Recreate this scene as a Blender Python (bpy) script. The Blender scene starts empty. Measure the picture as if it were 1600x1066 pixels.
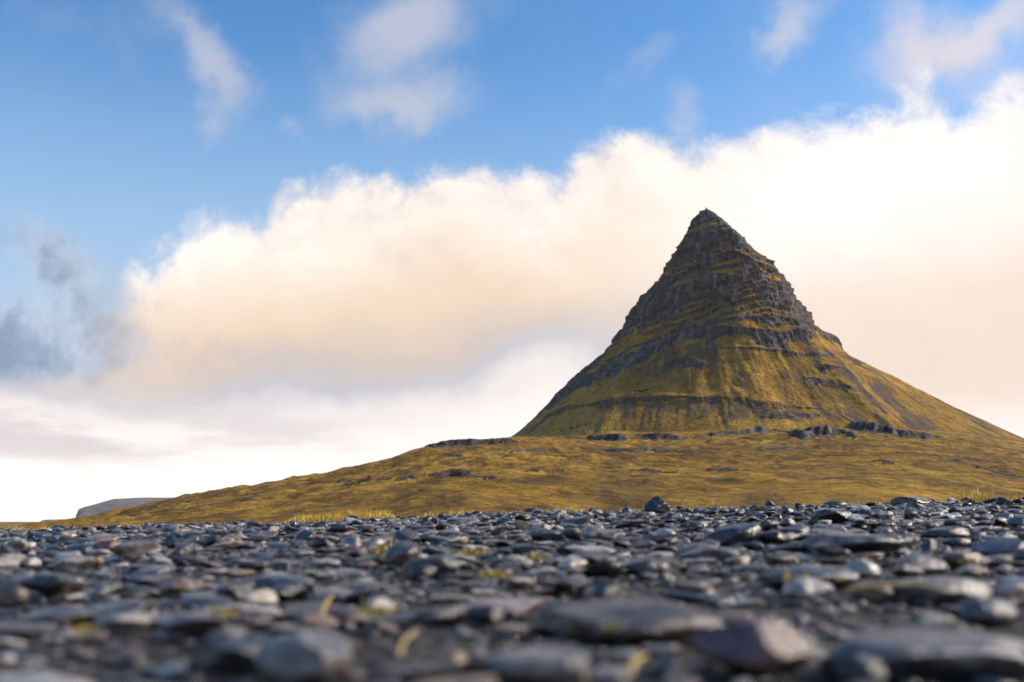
import bpy, bmesh, math, random
import numpy as np
from mathutils import Vector

# ------------------------------------------------------------------ camera
R = math.radians
sc = bpy.context.scene
W_, H_, FPX = 1600.0, 1066.0, 1537.0          # photograph size, focal length in its pixels
HORIZON = 815.0
PITCH = math.atan((HORIZON - H_ / 2) / FPX)
CAM = np.array([0.0, 0.0, 0.15])
cam_d = bpy.data.cameras.new('camera')
cam = bpy.data.objects.new('camera', cam_d)
sc.collection.objects.link(cam)
cam.location = CAM
cam.rotation_euler = (math.pi / 2 + PITCH, 0, 0)
cam_d.sensor_width = 36.0
cam_d.lens = 36.0 * FPX / W_
cam_d.clip_start = 0.02
cam_d.clip_end = 60000
cam_d.dof.use_dof = True
cam_d.dof.focus_distance = 13.0
cam_d.dof.aperture_fstop = 2.7
sc.camera = cam
FWD = np.array([0, math.cos(PITCH), math.sin(PITCH)])
UP = np.array([0, -math.sin(PITCH), math.cos(PITCH)])


def project(p):
    d = p - CAM
    zf = np.maximum(d @ FWD, 1e-6)
    return W_ / 2 + FPX * d[..., 0] / zf, H_ / 2 - FPX * (d @ UP) / zf


def ray(px, py):
    d = FWD * FPX + np.array([1.0, 0, 0]) * (px - W_ / 2) + UP * (H_ / 2 - py)
    return d / d[1]                            # unit step in y


def azel(px, py):
    d = ray(px, py)
    return math.atan2(d[0], d[1]), math.atan2(d[2], math.hypot(d[0], d[1]))


# ------------------------------------------------------------------ view, sun
sc.view_settings.view_transform = 'Standard'
sc.view_settings.look = 'None'
sc.view_settings.exposure = 0.25
sc.view_settings.gamma = 1.0
sc.view_settings.use_curve_mapping = False
SUN_AZ, SUN_EL = R(80), R(33)                  # to the right of the view, clockwise from +y
sun_d = bpy.data.lights.new('sun', 'SUN')
sun_d.energy = 4.6
sun_d.angle = R(5)
sun_d.color = (1.0, 0.86, 0.68)
sun = bpy.data.objects.new('sun', sun_d)
sc.collection.objects.link(sun)
sdir = Vector((math.sin(SUN_AZ) * math.cos(SUN_EL), math.cos(SUN_AZ) * math.cos(SUN_EL), math.sin(SUN_EL)))
sun.rotation_euler = sdir.to_track_quat('Z', 'Y').to_euler()


# ------------------------------------------------------------------ node helper
class G:
    """small expression builder for a node tree"""
    def __init__(self, nt):
        self.nt = nt

    def node(self, t, **kw):
        n = self.nt.nodes.new(t)
        for k, v in kw.items():
            setattr(n, k, v)
        return n

    def put(self, sock, v):
        if isinstance(v, bpy.types.NodeSocket):
            self.nt.links.new(v, sock)
        elif v is not None:
            sock.default_value = v

    def m(self, op, a, b=None, c=None, clamp=False):
        n = self.node('ShaderNodeMath', operation=op, use_clamp=clamp)
        for s, v in zip(n.inputs, (a, b, c)):
            self.put(s, v)
        return n.outputs[0]

    def add(self, *a):
        r = a[0]
        for b in a[1:]:
            r = self.m('ADD', r, b)
        return r

    def mul(self, *a):
        r = a[0]
        for b in a[1:]:
            r = self.m('MULTIPLY', r, b)
        return r

    def sub(self, a, b):
        return self.m('SUBTRACT', a, b)

    def ss(self, x, lo, hi):
        n = self.node('ShaderNodeMapRange', interpolation_type='SMOOTHSTEP')
        self.put(n.inputs[0], x)
        n.inputs[1].default_value, n.inputs[2].default_value = lo, hi
        return n.outputs[0]

    def lin(self, x, lo, hi, a=0.0, b=1.0):
        n = self.node('ShaderNodeMapRange')
        self.put(n.inputs[0], x)
        for i, v in enumerate((lo, hi, a, b)):
            n.inputs[i + 1].default_value = v
        return n.outputs[0]

    def noise(self, vec, scale, detail=5, rough=0.55, dist=0.0, color=False):
        n = self.node('ShaderNodeTexNoise')
        self.put(n.inputs['Vector'], vec)
        n.inputs['Scale'].default_value = scale
        n.inputs['Detail'].default_value = detail
        n.inputs['Roughness'].default_value = rough
        n.inputs['Distortion'].default_value = dist
        return n.outputs['Color' if color else 'Fac']

    def mix(self, f, a, b, blend='MIX'):
        n = self.node('ShaderNodeMix', data_type='RGBA', blend_type=blend)
        self.put(n.inputs[0], f)
        for s, v in ((n.inputs[6], a), (n.inputs[7], b)):
            if isinstance(v, (tuple, list)) and len(v) == 3:
                v = (*v, 1)
            self.put(s, v)
        return n.outputs[2]

    def ramp(self, x, pts):
        n = self.node('ShaderNodeValToRGB')
        self.put(n.inputs[0], x)
        e = n.color_ramp.elements
        while len(e) < len(pts):
            e.new(0.5)
        for i, (p, c) in enumerate(pts):
            e[i].position = p
            e[i].color = (*c, 1) if len(c) == 3 else c
        return n.outputs[0]

    def curve(self, x, pts):
        n = self.node('ShaderNodeFloatCurve')
        self.put(n.inputs['Value'], x)
        c = n.mapping.curves[0]
        while len(c.points) < len(pts):
            c.points.new(0.5, 0.5)
        for q, (a, b) in zip(c.points, pts):
            q.location = (a, b)
            q.handle_type = 'AUTO_CLAMPED'
        n.mapping.update()
        return n.outputs[0]

    def xyz(self, v):
        n = self.node('ShaderNodeSeparateXYZ')
        self.put(n.inputs[0], v)
        return n.outputs

    def vec(self, x, y, z):
        n = self.node('ShaderNodeCombineXYZ')
        for s, v in zip(n.inputs, (x, y, z)):
            self.put(s, v)
        return n.outputs[0]

    def vm(self, op, a, b):
        n = self.node('ShaderNodeVectorMath', operation=op)
        self.put(n.inputs[0], a)
        self.put(n.inputs[1], b)
        return n.outputs[0]


# ------------------------------------------------------------------ sky
world = bpy.data.worlds.new('World')
sc.world = world
world.use_nodes = True
wt = world.node_tree
wt.nodes.clear()
g = G(wt)
sky = g.node('ShaderNodeTexSky', sky_type='NISHITA', sun_disc=False)
sky.sun_elevation = SUN_EL
sky.sun_rotation = SUN_AZ
sky.air_density, sky.dust_density, sky.ozone_density = 1.0, 0.6, 2.0
hs = g.node('ShaderNodeHueSaturation')
hs.inputs['Saturation'].default_value = 1.30
hs.inputs['Value'].default_value = 0.165
wt.links.new(sky.outputs[0], hs.inputs['Color'])
blue = hs.outputs[0]
tc = g.node('ShaderNodeTexCoord')
D_ = tc.outputs['Generated']
dx, dy, dz = g.xyz(D_)
az = g.m('ARCTAN2', dx, dy)
el = g.m('ARCSINE', g.m('MINIMUM', g.m('MAXIMUM', dz, -1.0), 1.0))
# noise fields on the direction sphere
warp = g.vm('SUBTRACT', g.noise(D_, 5.0, 3, 0.5, color=True), (0.5, 0.5, 0.5))
wn = g.node('ShaderNodeVectorMath', operation='MULTIPLY_ADD')
wt.links.new(warp, wn.inputs[0])
wn.inputs[1].default_value = (0.10, 0.10, 0.10)
wt.links.new(D_, wn.inputs[2])
DW = wn.outputs[0]
n_big = g.sub(g.noise(DW, 4.5, 3, 0.5), 0.5)
n_mid = g.sub(g.noise(DW, 13.0, 10, 0.60), 0.5)
a_l, e_l = azel(1400, 200)
n_lit = g.sub(g.noise(g.vm('ADD', DW, (0.012, 0.0, 0.018)), 13.0, 6, 0.56), 0.5)
n_soft = g.sub(g.noise(D_, 7.0, 4, 0.5), 0.5)
AZR = R(45)
u = g.lin(az, -AZR, AZR)


def sky_curve(pts, elmax):
    out = []
    for px, py in pts:
        a, e = azel(px, py)
        out.append(((a + AZR) / (2 * AZR), e / elmax))
    out = [(0.0, out[0][1])] + out + [(1.0, out[-1][1])]
    return g.mul(g.curve(u, out), elmax)


top = sky_curve([(-150, 470), (0, 440), (120, 415), (205, 390), (260, 360), (340, 330), (450, 300), (560, 275), (700, 272), (860, 285),
                 (930, 225), (1010, 215), (1100, 215), (1200, 195), (1320, 180), (1430, 128), (1510, 175), (1600, 150), (1750, 120)], R(35))
bot = sky_curve([(-100, 640), (0, 600), (200, 615), (400, 605), (560, 590), (700, 565), (850, 530), (1000, 520), (1200, 560), (1400, 575), (1600, 590)], R(35))
dep = g.add(g.sub(top, el), g.mul(n_mid, 0.15), g.mul(n_big, 0.06))
left_end = g.mul(g.sub(1.0, g.ss(g.add(az, g.mul(n_mid, .22), g.mul(n_big, .08), g.mul(g.sub(el, R(12)), -.25)), azel(160, 450)[0], azel(245, 450)[0])), g.ss(g.add(el, g.mul(n_mid, .05)), azel(100, 610)[1], azel(100, 560)[1]))
bank = g.mul(g.ss(dep, -0.016, 0.026), g.sub(1.0, left_end))
s_raw = g.m('DIVIDE', g.sub(top, el), g.m('MAXIMUM', g.sub(top, bot), 0.03))
s_ = g.add(s_raw, g.mul(n_soft, 0.60), g.mul(n_mid, 0.20))
sn = g.mul(s_, 0.5)                            # ramp covers s = 0..2
left_ramp = g.ramp(sn, [(0.0, (.84, .75, .70)), (.10, (.88, .79, .71)), (.22, (.84, .69, .56)), (.35, (.78, .60, .46)), (.46, (.60, .51, .46)),
                        (.53, (.53, .52, .56)), (.60, (.78, .73, .72)), (.72, (.90, .82, .79)), (1.0, (1.02, .96, .94))])
right_ramp = g.ramp(sn, [(0.0, (.84, .75, .70)), (.12, (.90, .82, .76)), (.25, (.88, .78, .70)), (.36, (.82, .68, .58)), (.52, (.80, .66, .57)),
                         (.62, (.86, .77, .73)), (.8, (1.0, .95, .93)), (1.0, (1.05, 1.0, .98))])
rightness = g.ss(az, azel(820, 400)[0], azel(1330, 400)[0])
bank_col = g.mix(rightness, left_ramp, right_ramp)
puff = g.add(1.0, g.mul(g.sub(n_lit, n_mid), g.sub(g.mul(g.ss(dep, .02, .12), .60), .70)))
bank_col = g.mix(1.0, bank_col, g.vec(puff, puff, puff), 'MULTIPLY')
def blob(px, py, rx, ry, rot=0.0, az=az, el=el):
    a0, e0 = azel(px, py)
    k = 1 / FPX
    c, s = math.cos(R(rot)), math.sin(R(rot))
    da = g.sub(az, a0)
    de = g.sub(el, e0)
    p = g.add(g.mul(da, c / (rx * k)), g.mul(de, s / (rx * k)))
    q = g.add(g.mul(da, -s / (ry * k)), g.mul(de, c / (ry * k)))
    return g.m('EXPONENT', g.mul(g.add(g.mul(p, p), g.mul(q, q)), -1.0))


glow = g.add(blob(1330, 290, 330, 115, 14), g.mul(blob(290, 390, 70, 50), .55), g.mul(blob(500, 400, 110, 60), .35), g.mul(blob(300, 810, 600, 60), .6))
bank_col = g.mix(g.m('MINIMUM', g.mul(glow, g.add(0.8, n_mid)), 1.0), bank_col, (1.02, .96, .91))
# grey streaks low over the horizon
streak_v = g.vec(g.mul(az, 5.0), g.mul(el, 26.0), 0.0)
streak = g.mul(g.ss(g.noise(streak_v, 1.0, 5, 0.55), 0.42, 0.66),
               g.add(g.mul(blob(60, 665, 190, 48), 1.3), g.mul(blob(350, 692, 230, 36), 1.1)))
bank_col = g.mix(g.mul(streak, 1.0), bank_col, (.58, .54, .56))
# thin high cloud over the blue
wv = g.node('ShaderNodeVectorMath', operation='MULTIPLY_ADD')
wt.links.new(g.vm('SUBTRACT', g.noise(D_, 8.0, 7, 0.6, color=True), (0.5, 0.5, 0.5)), wv.inputs[0])
wv.inputs[1].default_value = (0.125, 0.125, 0.125)
wt.links.new(D_, wv.inputs[2])
w_x, w_y, w_z = g.xyz(wv.outputs[0])
az2 = g.m('ARCTAN2', w_x, w_y)
el2 = g.m('ARCSINE', g.m('MINIMUM', g.m('MAXIMUM', w_z, -1.0), 1.0))
wis = None
for (px, py, rx, ry, rot, k) in [(625, 50, 100, 55, 10, 1.6), (640, 168, 95, 34, 5, 1.35), (345, 155, 70, 40, -38, 1.4), (295, 60, 55, 22, -50, .6),
                                 (1235, 18, 60, 32, 30, 1.1), (1530, 45, 130, 36, 28, 1.3), (1420, 50, 60, 40, 20, .7), (470, 222, 26, 14, 35, .7), (1010, 95, 110, 20, 20, .35),
                                 (90, 380, 70, 50, -30, 1.0), (130, 60, 150, 60, 20, .3), (1080, 190, 40, 36, 60, .7), (1560, 130, 90, 24, 15, .6), (760, 260, 120, 26, 0, .6)]:
    b = g.mul(blob(px, py, rx * 1.2, ry * 1.2, rot, az2, el2), k)
    wis = b if wis is None else g.add(wis, b)
n_w = g.noise(DW, 9.0, 8, 0.55)
wisp = g.ss(g.add(wis, g.mul(g.sub(n_w, 0.5), 2.0)), 0.12, 1.6)
veil = g.mul(g.ss(g.noise(D_, 2.6, 6, 0.55), 0.48, 0.85), 0.18)
wcol = g.mix(g.ss(az, azel(700, 100)[0], azel(1500, 100)[0]), (.54, .54, .60), (.78, .68, .64))
haze_blue = g.mix(g.ss(el, R(29), R(8)), blue, (.36, .52, .72))
col = g.mix(g.m('MAXIMUM', g.mul(wisp, .72), veil), haze_blue, wcol)
# grey cloud in shade at far left
dark = g.add(blob(70, 480, 120, 70, -10), g.mul(blob(190, 545, 150, 34, 0), .9), g.mul(blob(40, 540, 140, 40), .8), g.mul(blob(110, 410, 80, 40, -40), .5))
dark_zone = g.ss(dark, .04, .35)
dark = g.ss(g.add(dark, g.mul(n_mid, 3.4), g.mul(n_big, .6), g.mul(n_soft, 1.4)), 0.0, 1.4)
dark = g.mul(dark, dark_zone)
col = g.mix(bank, col, bank_col)
col = g.mix(g.mul(dark, .85), col, g.mix(g.ss(az, azel(60, 500)[0], azel(330, 500)[0]), g.mix(g.ss(g.add(n_mid, g.mul(n_soft, .5)), -.16, .14), (.55, .62, .74), (.20, .26, .38)), (.52, .47, .47)))
col = g.mix(g.mul(g.ss(g.add(el, g.mul(n_soft, .12)), R(8.0), R(0.3)), .65), col, (1.22, 1.11, 1.04))
col = g.mix(g.mul(streak, .55), col, (.66, .60, .59))
col = g.mix(g.ss(el, 0.0, -0.05), col, (.25, .25, .27))
bg = g.node('ShaderNodeBackground')
wt.links.new(col, bg.inputs[0])
bg.inputs[1].default_value = 1.0
wo = g.node('ShaderNodeOutputWorld')
wt.links.new(bg.outputs[0], wo.inputs[0])
world.cycles.sampling_method = 'MANUAL'
world.cycles.sample_map_resolution = 512


# ------------------------------------------------------------------ numpy noise
def _h(i, j, k, s):
    n = (i * 374761393 + j * 668265263 + k * 2147483647 + s * 1274126177) & 0xffffffff
    n = ((n ^ (n >> 13)) * 1274126177) & 0xffffffff
    n = ((n ^ (n >> 16)) * 2246822519) & 0xffffffff
    return ((n ^ (n >> 15)) & 0xffffff) / float(0xffffff)


def vnoise(x, y, z=0.0, s=0):
    x, y, z = np.broadcast_arrays(np.asarray(x, float), np.asarray(y, float), np.asarray(z, float))
    xi, yi, zi = np.floor(x), np.floor(y), np.floor(z)
    fx, fy, fz = x - xi, y - yi, z - zi
    xi, yi, zi = xi.astype(np.int64), yi.astype(np.int64), zi.astype(np.int64)
    fx, fy, fz = (f * f * f * (f * (f * 6 - 15) + 10) for f in (fx, fy, fz))
    r = 0
    for a in (0, 1):
        wx = fx if a else 1 - fx
        for b in (0, 1):
            wy = fy if b else 1 - fy
            for c in (0, 1):
                wz = fz if c else 1 - fz
                r = r + wx * wy * wz * _h(xi + a, yi + b, zi + c, s)
    return r


def fbm(x, y, z=0.0, oct=5, gain=0.5, s=0):
    t, a, n = 0.0, 1.0, 0.0
    x, y, z = np.asarray(x, float), np.asarray(y, float), np.asarray(z, float)
    for o in range(oct):
        t = t + a * vnoise(x, y, z, s + o * 17)
        n += a
        a *= gain
        x, y, z = x * 2.03 + 5.2, y * 2.03 + 1.7, z * 2.03 + 9.1
    return t / n                               # 0..1


def sstep(a, b, x):
    t = np.clip((x - a) / (b - a), 0, 1)
    return t * t * (3 - 2 * t)


# ------------------------------------------------------------------ mesh helpers
def link(o, parent=None):
    sc.collection.objects.link(o)
    if parent:
        o.parent = parent
    return o


def mesh_np(name, V, F, mat=None, smooth=True, attrs=None, colors=None):
    me = bpy.data.meshes.new(name)
    V = np.asarray(V, np.float32)
    F = np.asarray(F, np.int32)
    k = F.shape[1]
    me.vertices.add(len(V))
    me.vertices.foreach_set('co', V.ravel())
    me.loops.add(F.size)
    me.loops.foreach_set('vertex_index', F.ravel())
    me.polygons.add(len(F))
    me.polygons.foreach_set('loop_start', np.arange(0, F.size, k, dtype=np.int32))
    me.polygons.foreach_set('use_smooth', np.full(len(F), smooth))
    for nm, a in (attrs or {}).items():
        me.attributes.new(nm, 'FLOAT', 'POINT').data.foreach_set('value', np.asarray(a, np.float32))
    for nm, a in (colors or {}).items():
        a = np.asarray(a, np.float32)
        if a.shape[1] == 3:
            a = np.concatenate([a, np.ones((len(a), 1), np.float32)], 1)
        me.attributes.new(nm, 'FLOAT_COLOR', 'POINT').data.foreach_set('color', a.ravel())
    me.update(calc_edges=True)
    me.validate()
    if mat:
        me.materials.append(mat)
    return me


def tag(o, label=None, cat=None, group=None, kind=None):
    for k, v in (('label', label), ('category', cat), ('group', group), ('kind', kind)):
        if v:
            o[k] = v
    return o


def new_mat(name):
    m = bpy.data.materials.new(name)
    m.use_nodes = True
    nt = m.node_tree
    nt.nodes.clear()
    gg = G(nt)
    out = gg.node('ShaderNodeOutputMaterial')
    b = gg.node('ShaderNodeBsdfPrincipled')
    nt.links.new(b.outputs[0], out.inputs[0])
    return m, gg, b


def attr(gg, name, col=False):
    n = gg.node('ShaderNodeAttribute', attribute_name=name)
    return n.outputs['Color' if col else 'Fac']


def bump(gg, b, height, strength, dist):
    n = gg.node('ShaderNodeBump')
    n.inputs['Strength'].default_value = strength
    n.inputs['Distance'].default_value = dist
    gg.put(n.inputs['Height'], height)
    gg.nt.links.new(n.outputs[0], b.inputs['Normal'])


# ------------------------------------------------------------------ land material (hill and mountain)
def land_material(name, sx, heath, speck=.22, run=1.0, g1=(.235, .125, .014), g2=(.520, .300, .046)):
    m, gg, b = new_mat(name)
    pos = gg.node('ShaderNodeNewGeometry').outputs['Position']
    rock, scree, tint = attr(gg, 'rock'), attr(gg, 'scree'), attr(gg, 'tint')
    fine = gg.noise(pos, 0.22 * sx, 8, 0.62)
    mid = gg.noise(pos, 0.035 * sx, 6, 0.6)
    big = gg.noise(pos, 0.008 * sx, 4, 0.5)
    fine_s = gg.ss(fine, .36, .64)
    grass = gg.mix(gg.ss(gg.add(gg.mul(mid, .7), gg.mul(tint, .5)), .42, .78), g1, g2)
    grass = gg.mix(gg.mul(gg.ss(big, .48, .66), .25), grass, (.190, .150, .016))          # greener moss
    grass = gg.mix(gg.mul(gg.ss(gg.noise(gg.vm('MULTIPLY', pos, (1.0, run, 1.0)), .16 * sx, 7, .70), .46, .62), heath), grass, (.070, .036, .014))   # brown heath
    grass = gg.mix(gg.mul(gg.sub(1.0, fine_s), .2 + speck * .8), grass, (.095, .056, .010))
    grass = gg.mix(gg.mul(gg.ss(gg.noise(pos, .8 * sx, 4, .7), .50, .64), speck), grass, (.062, .040, .012))
    grass = gg.mix(gg.mul(gg.ss(gg.noise(gg.vm('MULTIPLY', pos, (1.0, run, 1.0)), .045 * sx, 6, .62), .50, .62), .2 + speck * .9), grass, (.105, .056, .018))
    scr = gg.mix(fine_s, (.050, .036, .030), (.120, .090, .068))
    rk_v = gg.vm('MULTIPLY', pos, (1.0, 1.0, 0.28))
    rkn = gg.noise(rk_v, 0.14 * sx, 9, 0.70)
    rk = gg.ramp(rkn, [(.34, (.014, .012, .012)), (.46, (.072, .061, .056)), (.57, (.155, .138, .128)), (.70, (.30, .275, .25))])
    rk = gg.mix(gg.mul(gg.ss(mid, .46, .62), .6), rk, (.085, .058, .032))
    c = gg.mix(gg.ss(gg.add(scree, gg.mul(gg.sub(fine, .5), 1.0)), .38, .72), grass, scr)
    rf = gg.ss(gg.add(rock, gg.mul(gg.sub(fine, .5), .8), gg.mul(gg.sub(rkn, .5), .7)), .38, .56)
    c = gg.mix(rf, c, rk)
    gg.put(b.inputs['Base Color'], c)
    b.inputs['Roughness'].default_value = 0.9
    b.inputs['Specular IOR Level'].default_value = 0.15
    bump(gg, b, gg.add(gg.mul(fine, 1.0), gg.mul(gg.mul(rkn, rf), 1.6)), 1.0, 2.8 / sx)
    return m


# ------------------------------------------------------------------ gravel terrain
CREST = 7.0
_cp = np.array([(-200, 832), (0, 828), (200, 820), (430, 816), (620, 806), (800, 797), (1000, 795), (1200, 788), (1400, 783), (1600, 778), (1800, 775)], float)
_cx = np.array([ray(a, b)[0] * CREST for a, b in _cp])
_cz = np.array([CAM[2] + ray(a, b)[2] * CREST for a, b in _cp]) - 0.035


def ground_z(x, y):
    x, y = np.asarray(x, float), np.asarray(y, float)
    zc = np.interp(x, _cx, _cz)
    s = np.clip(y / CREST, -1, 1)
    z = zc * np.sign(s) * np.abs(s) ** 1.15
    z = z + 0.028 * (fbm(x * 1.3, y * 1.3, 0, 3, s=3) - .5) * np.clip(y, 0, 1.0)
    z = z - 0.0022 * np.clip(y - 10.5, 0, 100) ** 2 - 0.004 * np.clip(np.abs(x) - 9, 0, 100) ** 2 - 0.01 * np.clip(-y - 1, 0, 100) ** 2
    return z


def ground_hit(px, py):
    d = ray(px, py)
    t = np.concatenate([np.linspace(.35, 3, 1200), np.linspace(3, 9.5, 1600)])
    z = CAM[2] + d[2] * t
    hit = np.nonzero(z < ground_z(d[0] * t, t))[0]
    y = t[hit[0]] if len(hit) else 6.8
    return d[0] * y, y


# ------------------------------------------------------------------ ground, gravel bed
m_ground, gg, b = new_mat('turf_ground')
pos = gg.node('ShaderNodeNewGeometry').outputs['Position']
gg.put(b.inputs['Base Color'], gg.mix(gg.ss(gg.noise(pos, .3, 6, .6), .35, .65), (.09, .06, .012), (.24, .16, .02)))
b.inputs['Roughness'].default_value = .95
me = mesh_np('ground', [(-8900, -8900, -1.6), (8900, -8900, -1.6), (8900, 8900, -1.6), (-8900, 8900, -1.6)], [(0, 1, 2, 3)], m_ground)
tag(link(bpy.data.objects.new('ground', me)), kind='structure')

m_bed, gg, b = new_mat('dark_sand')
pos = gg.node('ShaderNodeNewGeometry').outputs['Position']
nn = gg.noise(pos, 60, 6, .65)
sandc = gg.mix(gg.ss(nn, .35, .65), (.005, .005, .006), (.030, .027, .025))
px_, py_, pz_ = gg.xyz(pos)
turf = gg.ss(gg.add(py_, gg.mul(gg.noise(pos, 1.2, 4, .6), 3.0)), 10.2, 11.2)
gg.put(b.inputs['Base Color'], gg.mix(turf, sandc, (.23, .16, .02)))
b.inputs['Roughness'].default_value = .8
bump(gg, b, nn, 1.0, .01)
xs = np.concatenate([np.linspace(-30, -9, 24)[:-1], np.linspace(-9, 9, 260), np.linspace(9, 30, 24)[1:]])
ys = np.concatenate([np.linspace(-16, 0, 20)[:-1], np.linspace(0, 12, 220), np.linspace(12, 42, 40)[1:]])
X, Y = np.meshgrid(xs, ys)
Z = ground_z(X, Y) - 0.004 + 0.012 * (fbm(X * 14, Y * 14, 0, 3, s=9) - .5)


def grid_faces(nr, nc, wrap=False):
    i = np.arange(nr - 1)[:, None]
    j = np.arange(nc if wrap else nc - 1)[None]
    a = i * nc + j
    b_ = i * nc + (j + 1) % nc
    return np.stack([a, b_, b_ + nc, a + nc], -1).reshape(-1, 4)


me = mesh_np('gravel_bed', np.stack([X, Y, Z], -1).reshape(-1, 3), grid_faces(len(ys), len(xs)), m_bed)
tag(link(bpy.data.objects.new('gravel_bed', me)), kind='structure')


def band_mask(px, py, pts, hw, nz, ragged=0.5):
    """1 inside a ragged band that follows a polyline in the picture of the bare slope; also the height inside it (0 foot .. 1 brow)"""
    pts = np.asarray(pts, float)
    yc = np.interp(px, pts[:, 0], pts[:, 1])
    L = pts[-1, 0] - pts[0, 0]
    e_ = min(.42 * L, 46)
    wob = 26 * (nz - .5)
    ends = np.sqrt(np.clip((px + wob - pts[0, 0] + 6) / e_, 0, 1) * np.clip((pts[-1, 0] + 6 - px + wob) / e_, 0, 1))
    h = hw * (0.30 + 1.3 * nz) * ends + 1e-3
    gx = np.arange(-800, 2600, 4.0)
    low = np.interp(px, gx, fbm(gx / 60, pts[0, 1] * .37, 0, 3, .55, s=7))
    h = h * np.clip(2.4 * low - .1, .35, 1.6)
    yc = yc + hw * .9 * (nz - .5) + np.interp(px, gx, 7 * (fbm(gx / 75, pts[0, 0] * .31, 0, 2, s=8) - .5))
    v = (yc + h - py) / (2 * h)
    inside = sstep(-.35, .25, v) * (1 - sstep(.88, 1.12, v)) * sstep(0, .3, ends)
    return inside, v, ends


def split_parts(V, F, face_id, name, mat, attrs, root, part_names):
    """one mesh per face class, vertices shared in position"""
    for cid, pname, plabel in part_names:
        sel = F[face_id == cid]
        if not len(sel):
            continue
        used, inv = np.unique(sel, return_inverse=True)
        me = mesh_np(pname, V[used], inv.reshape(sel.shape), mat, True, {k: a[used] for k, a in attrs.items()})
        o = link(bpy.data.objects.new(pname, me), root)
        if plabel:
            o['label'] = plabel


# ------------------------------------------------------------------ lower hill
m_hill = land_material('hill_grass', 0.9, .85, .45, .25, (.260, .138, .016), (.540, .310, .040))
SKY_L = np.array([(-500, 850), (-200, 838), (0, 828), (60, 818), (120, 811), (180, 800), (250, 786), (320, 773), (380, 763), (440, 752), (500, 742), (560, 727), (610, 716), (640, 704), (670, 697), (740, 688), (800, 682),
                  (900, 683), (1000, 682), (1100, 678), (1250, 675), (1350, 670), (1450, 676), (1600, 700), (1800, 740), (2100, 790)], float)
_st = np.array([ray(a, b)[0] for a, b in SKY_L])
_se = np.array([ray(a, b)[2] for a, b in SKY_L])
ts = np.linspace(-.80, .85, 800)
ys = np.concatenate([45 * (430 / 45) ** np.linspace(0, 1, 190)[:-1], np.arange(430, 900, 1.7), np.arange(900, 1150, 5.0)])
T, Y = np.meshgrid(ts, ys)
X = T * Y
YR = np.interp(T, [-.6, -.3, 0, .2, .6], [420, 560, 700, 760, 760])
zr = np.interp(T, _st, _se) * YR
s = Y / YR
prof = np.where(s < 1, np.clip((s - .05) / .95, 0, 1) ** 1.12, 1.0)
rise = np.interp(T, [-.1, .02, .1, .5], [-.02, .02, .096, .10])       # behind the brow: falls away at left, climbs to the mountain at right
Z = zr * prof + np.clip(Y - YR, 0, 1e4) * rise - 1.5 * (1 - prof)
Z = Z + np.clip(s * 3, 0, 1) * (1 - .6 * sstep(.9, 1.0, s)) * 3.0 * (fbm(X / 7, Y / 12, 0, 3, .6, s=24) - .5)
amp = np.clip(s, 0, 1) * (1 - .75 * sstep(.8, 1.0, s) * (T < .02))
Z = Z + amp * (9 * (fbm(X / 110, Y / 110, 0, 4, s=21) - .5) + 3.4 * (fbm(X / 22, Y / 30, 0, 5, .62, s=22) - .5))
V = np.stack([X, Y, Z], -1)
px, py = project(V.reshape(-1, 3))
px, py = px.reshape(X.shape), py.reshape(X.shape)
nz = fbm(px / 26, py / 9, 0, 4, .6, s=31)
nz2 = fbm(px / 9, py / 5, 0, 3, .6, s=32)
nzx = fbm(px / 22, 0, 0, 4, .6, s=33)
nzx2 = fbm(px / 40, 7, 0, 4, .6, s=34)
rock = np.zeros_like(X)
push = np.zeros_like(X)
hid = np.zeros(X.shape, int)
gx = np.arange(-800, 2600, 4.0)
HILL_BANDS = [
    ([(640, 700), (700, 694), (760, 689), (812, 690)], 6, 'rocky brow on the skyline left of the mountain foot'),
    ([(925, 684), (960, 683), (1003, 685)], 5, 'dark outcrop below the left foot of the mountain'),
    ([(1012, 682), (1040, 680), (1064, 684)], 6, 'short dark outcrop left of the long ledge'),
    ([(1085, 683), (1130, 677), (1200, 671), (1262, 680)], 8, 'long dark ledge below the centre of the mountain'),
    ([(1270, 674), (1300, 672), (1334, 681)], 9, 'rounded dark knoll right of the long ledge'),
    ([(1315, 664), (1370, 668), (1410, 676), (1458, 682)], 8, 'columnar dark ledge at the right foot of the mountain'),
    ([(945, 704), (1010, 702), (1080, 706)], 4.5, 'thin dark ledge across the upper hill'),
    ([(668, 744), (715, 740), (765, 748)], 5, 'dark rocky patch in the middle of the left hill'),
    ([(520, 752), (580, 748), (645, 746)], 5, 'broken rock face on the lower left hill'),
    ([(1190, 703), (1240, 700)], 4, None), ([(1100, 736), (1150, 733)], 3, None),
    ([(700, 713), (718, 713)], 3, None), ([(1000, 735), (1075, 738)], 4, None), ([(820, 737), (845, 735)], 2.5, None), ([(1372, 722), (1400, 724)], 3, None), ([(1490, 720), (1600, 745)], 3, None),
    ([(365, 782), (420, 778)], 3.5, None), ([(800, 705), (870, 703)], 3, None)]
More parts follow.
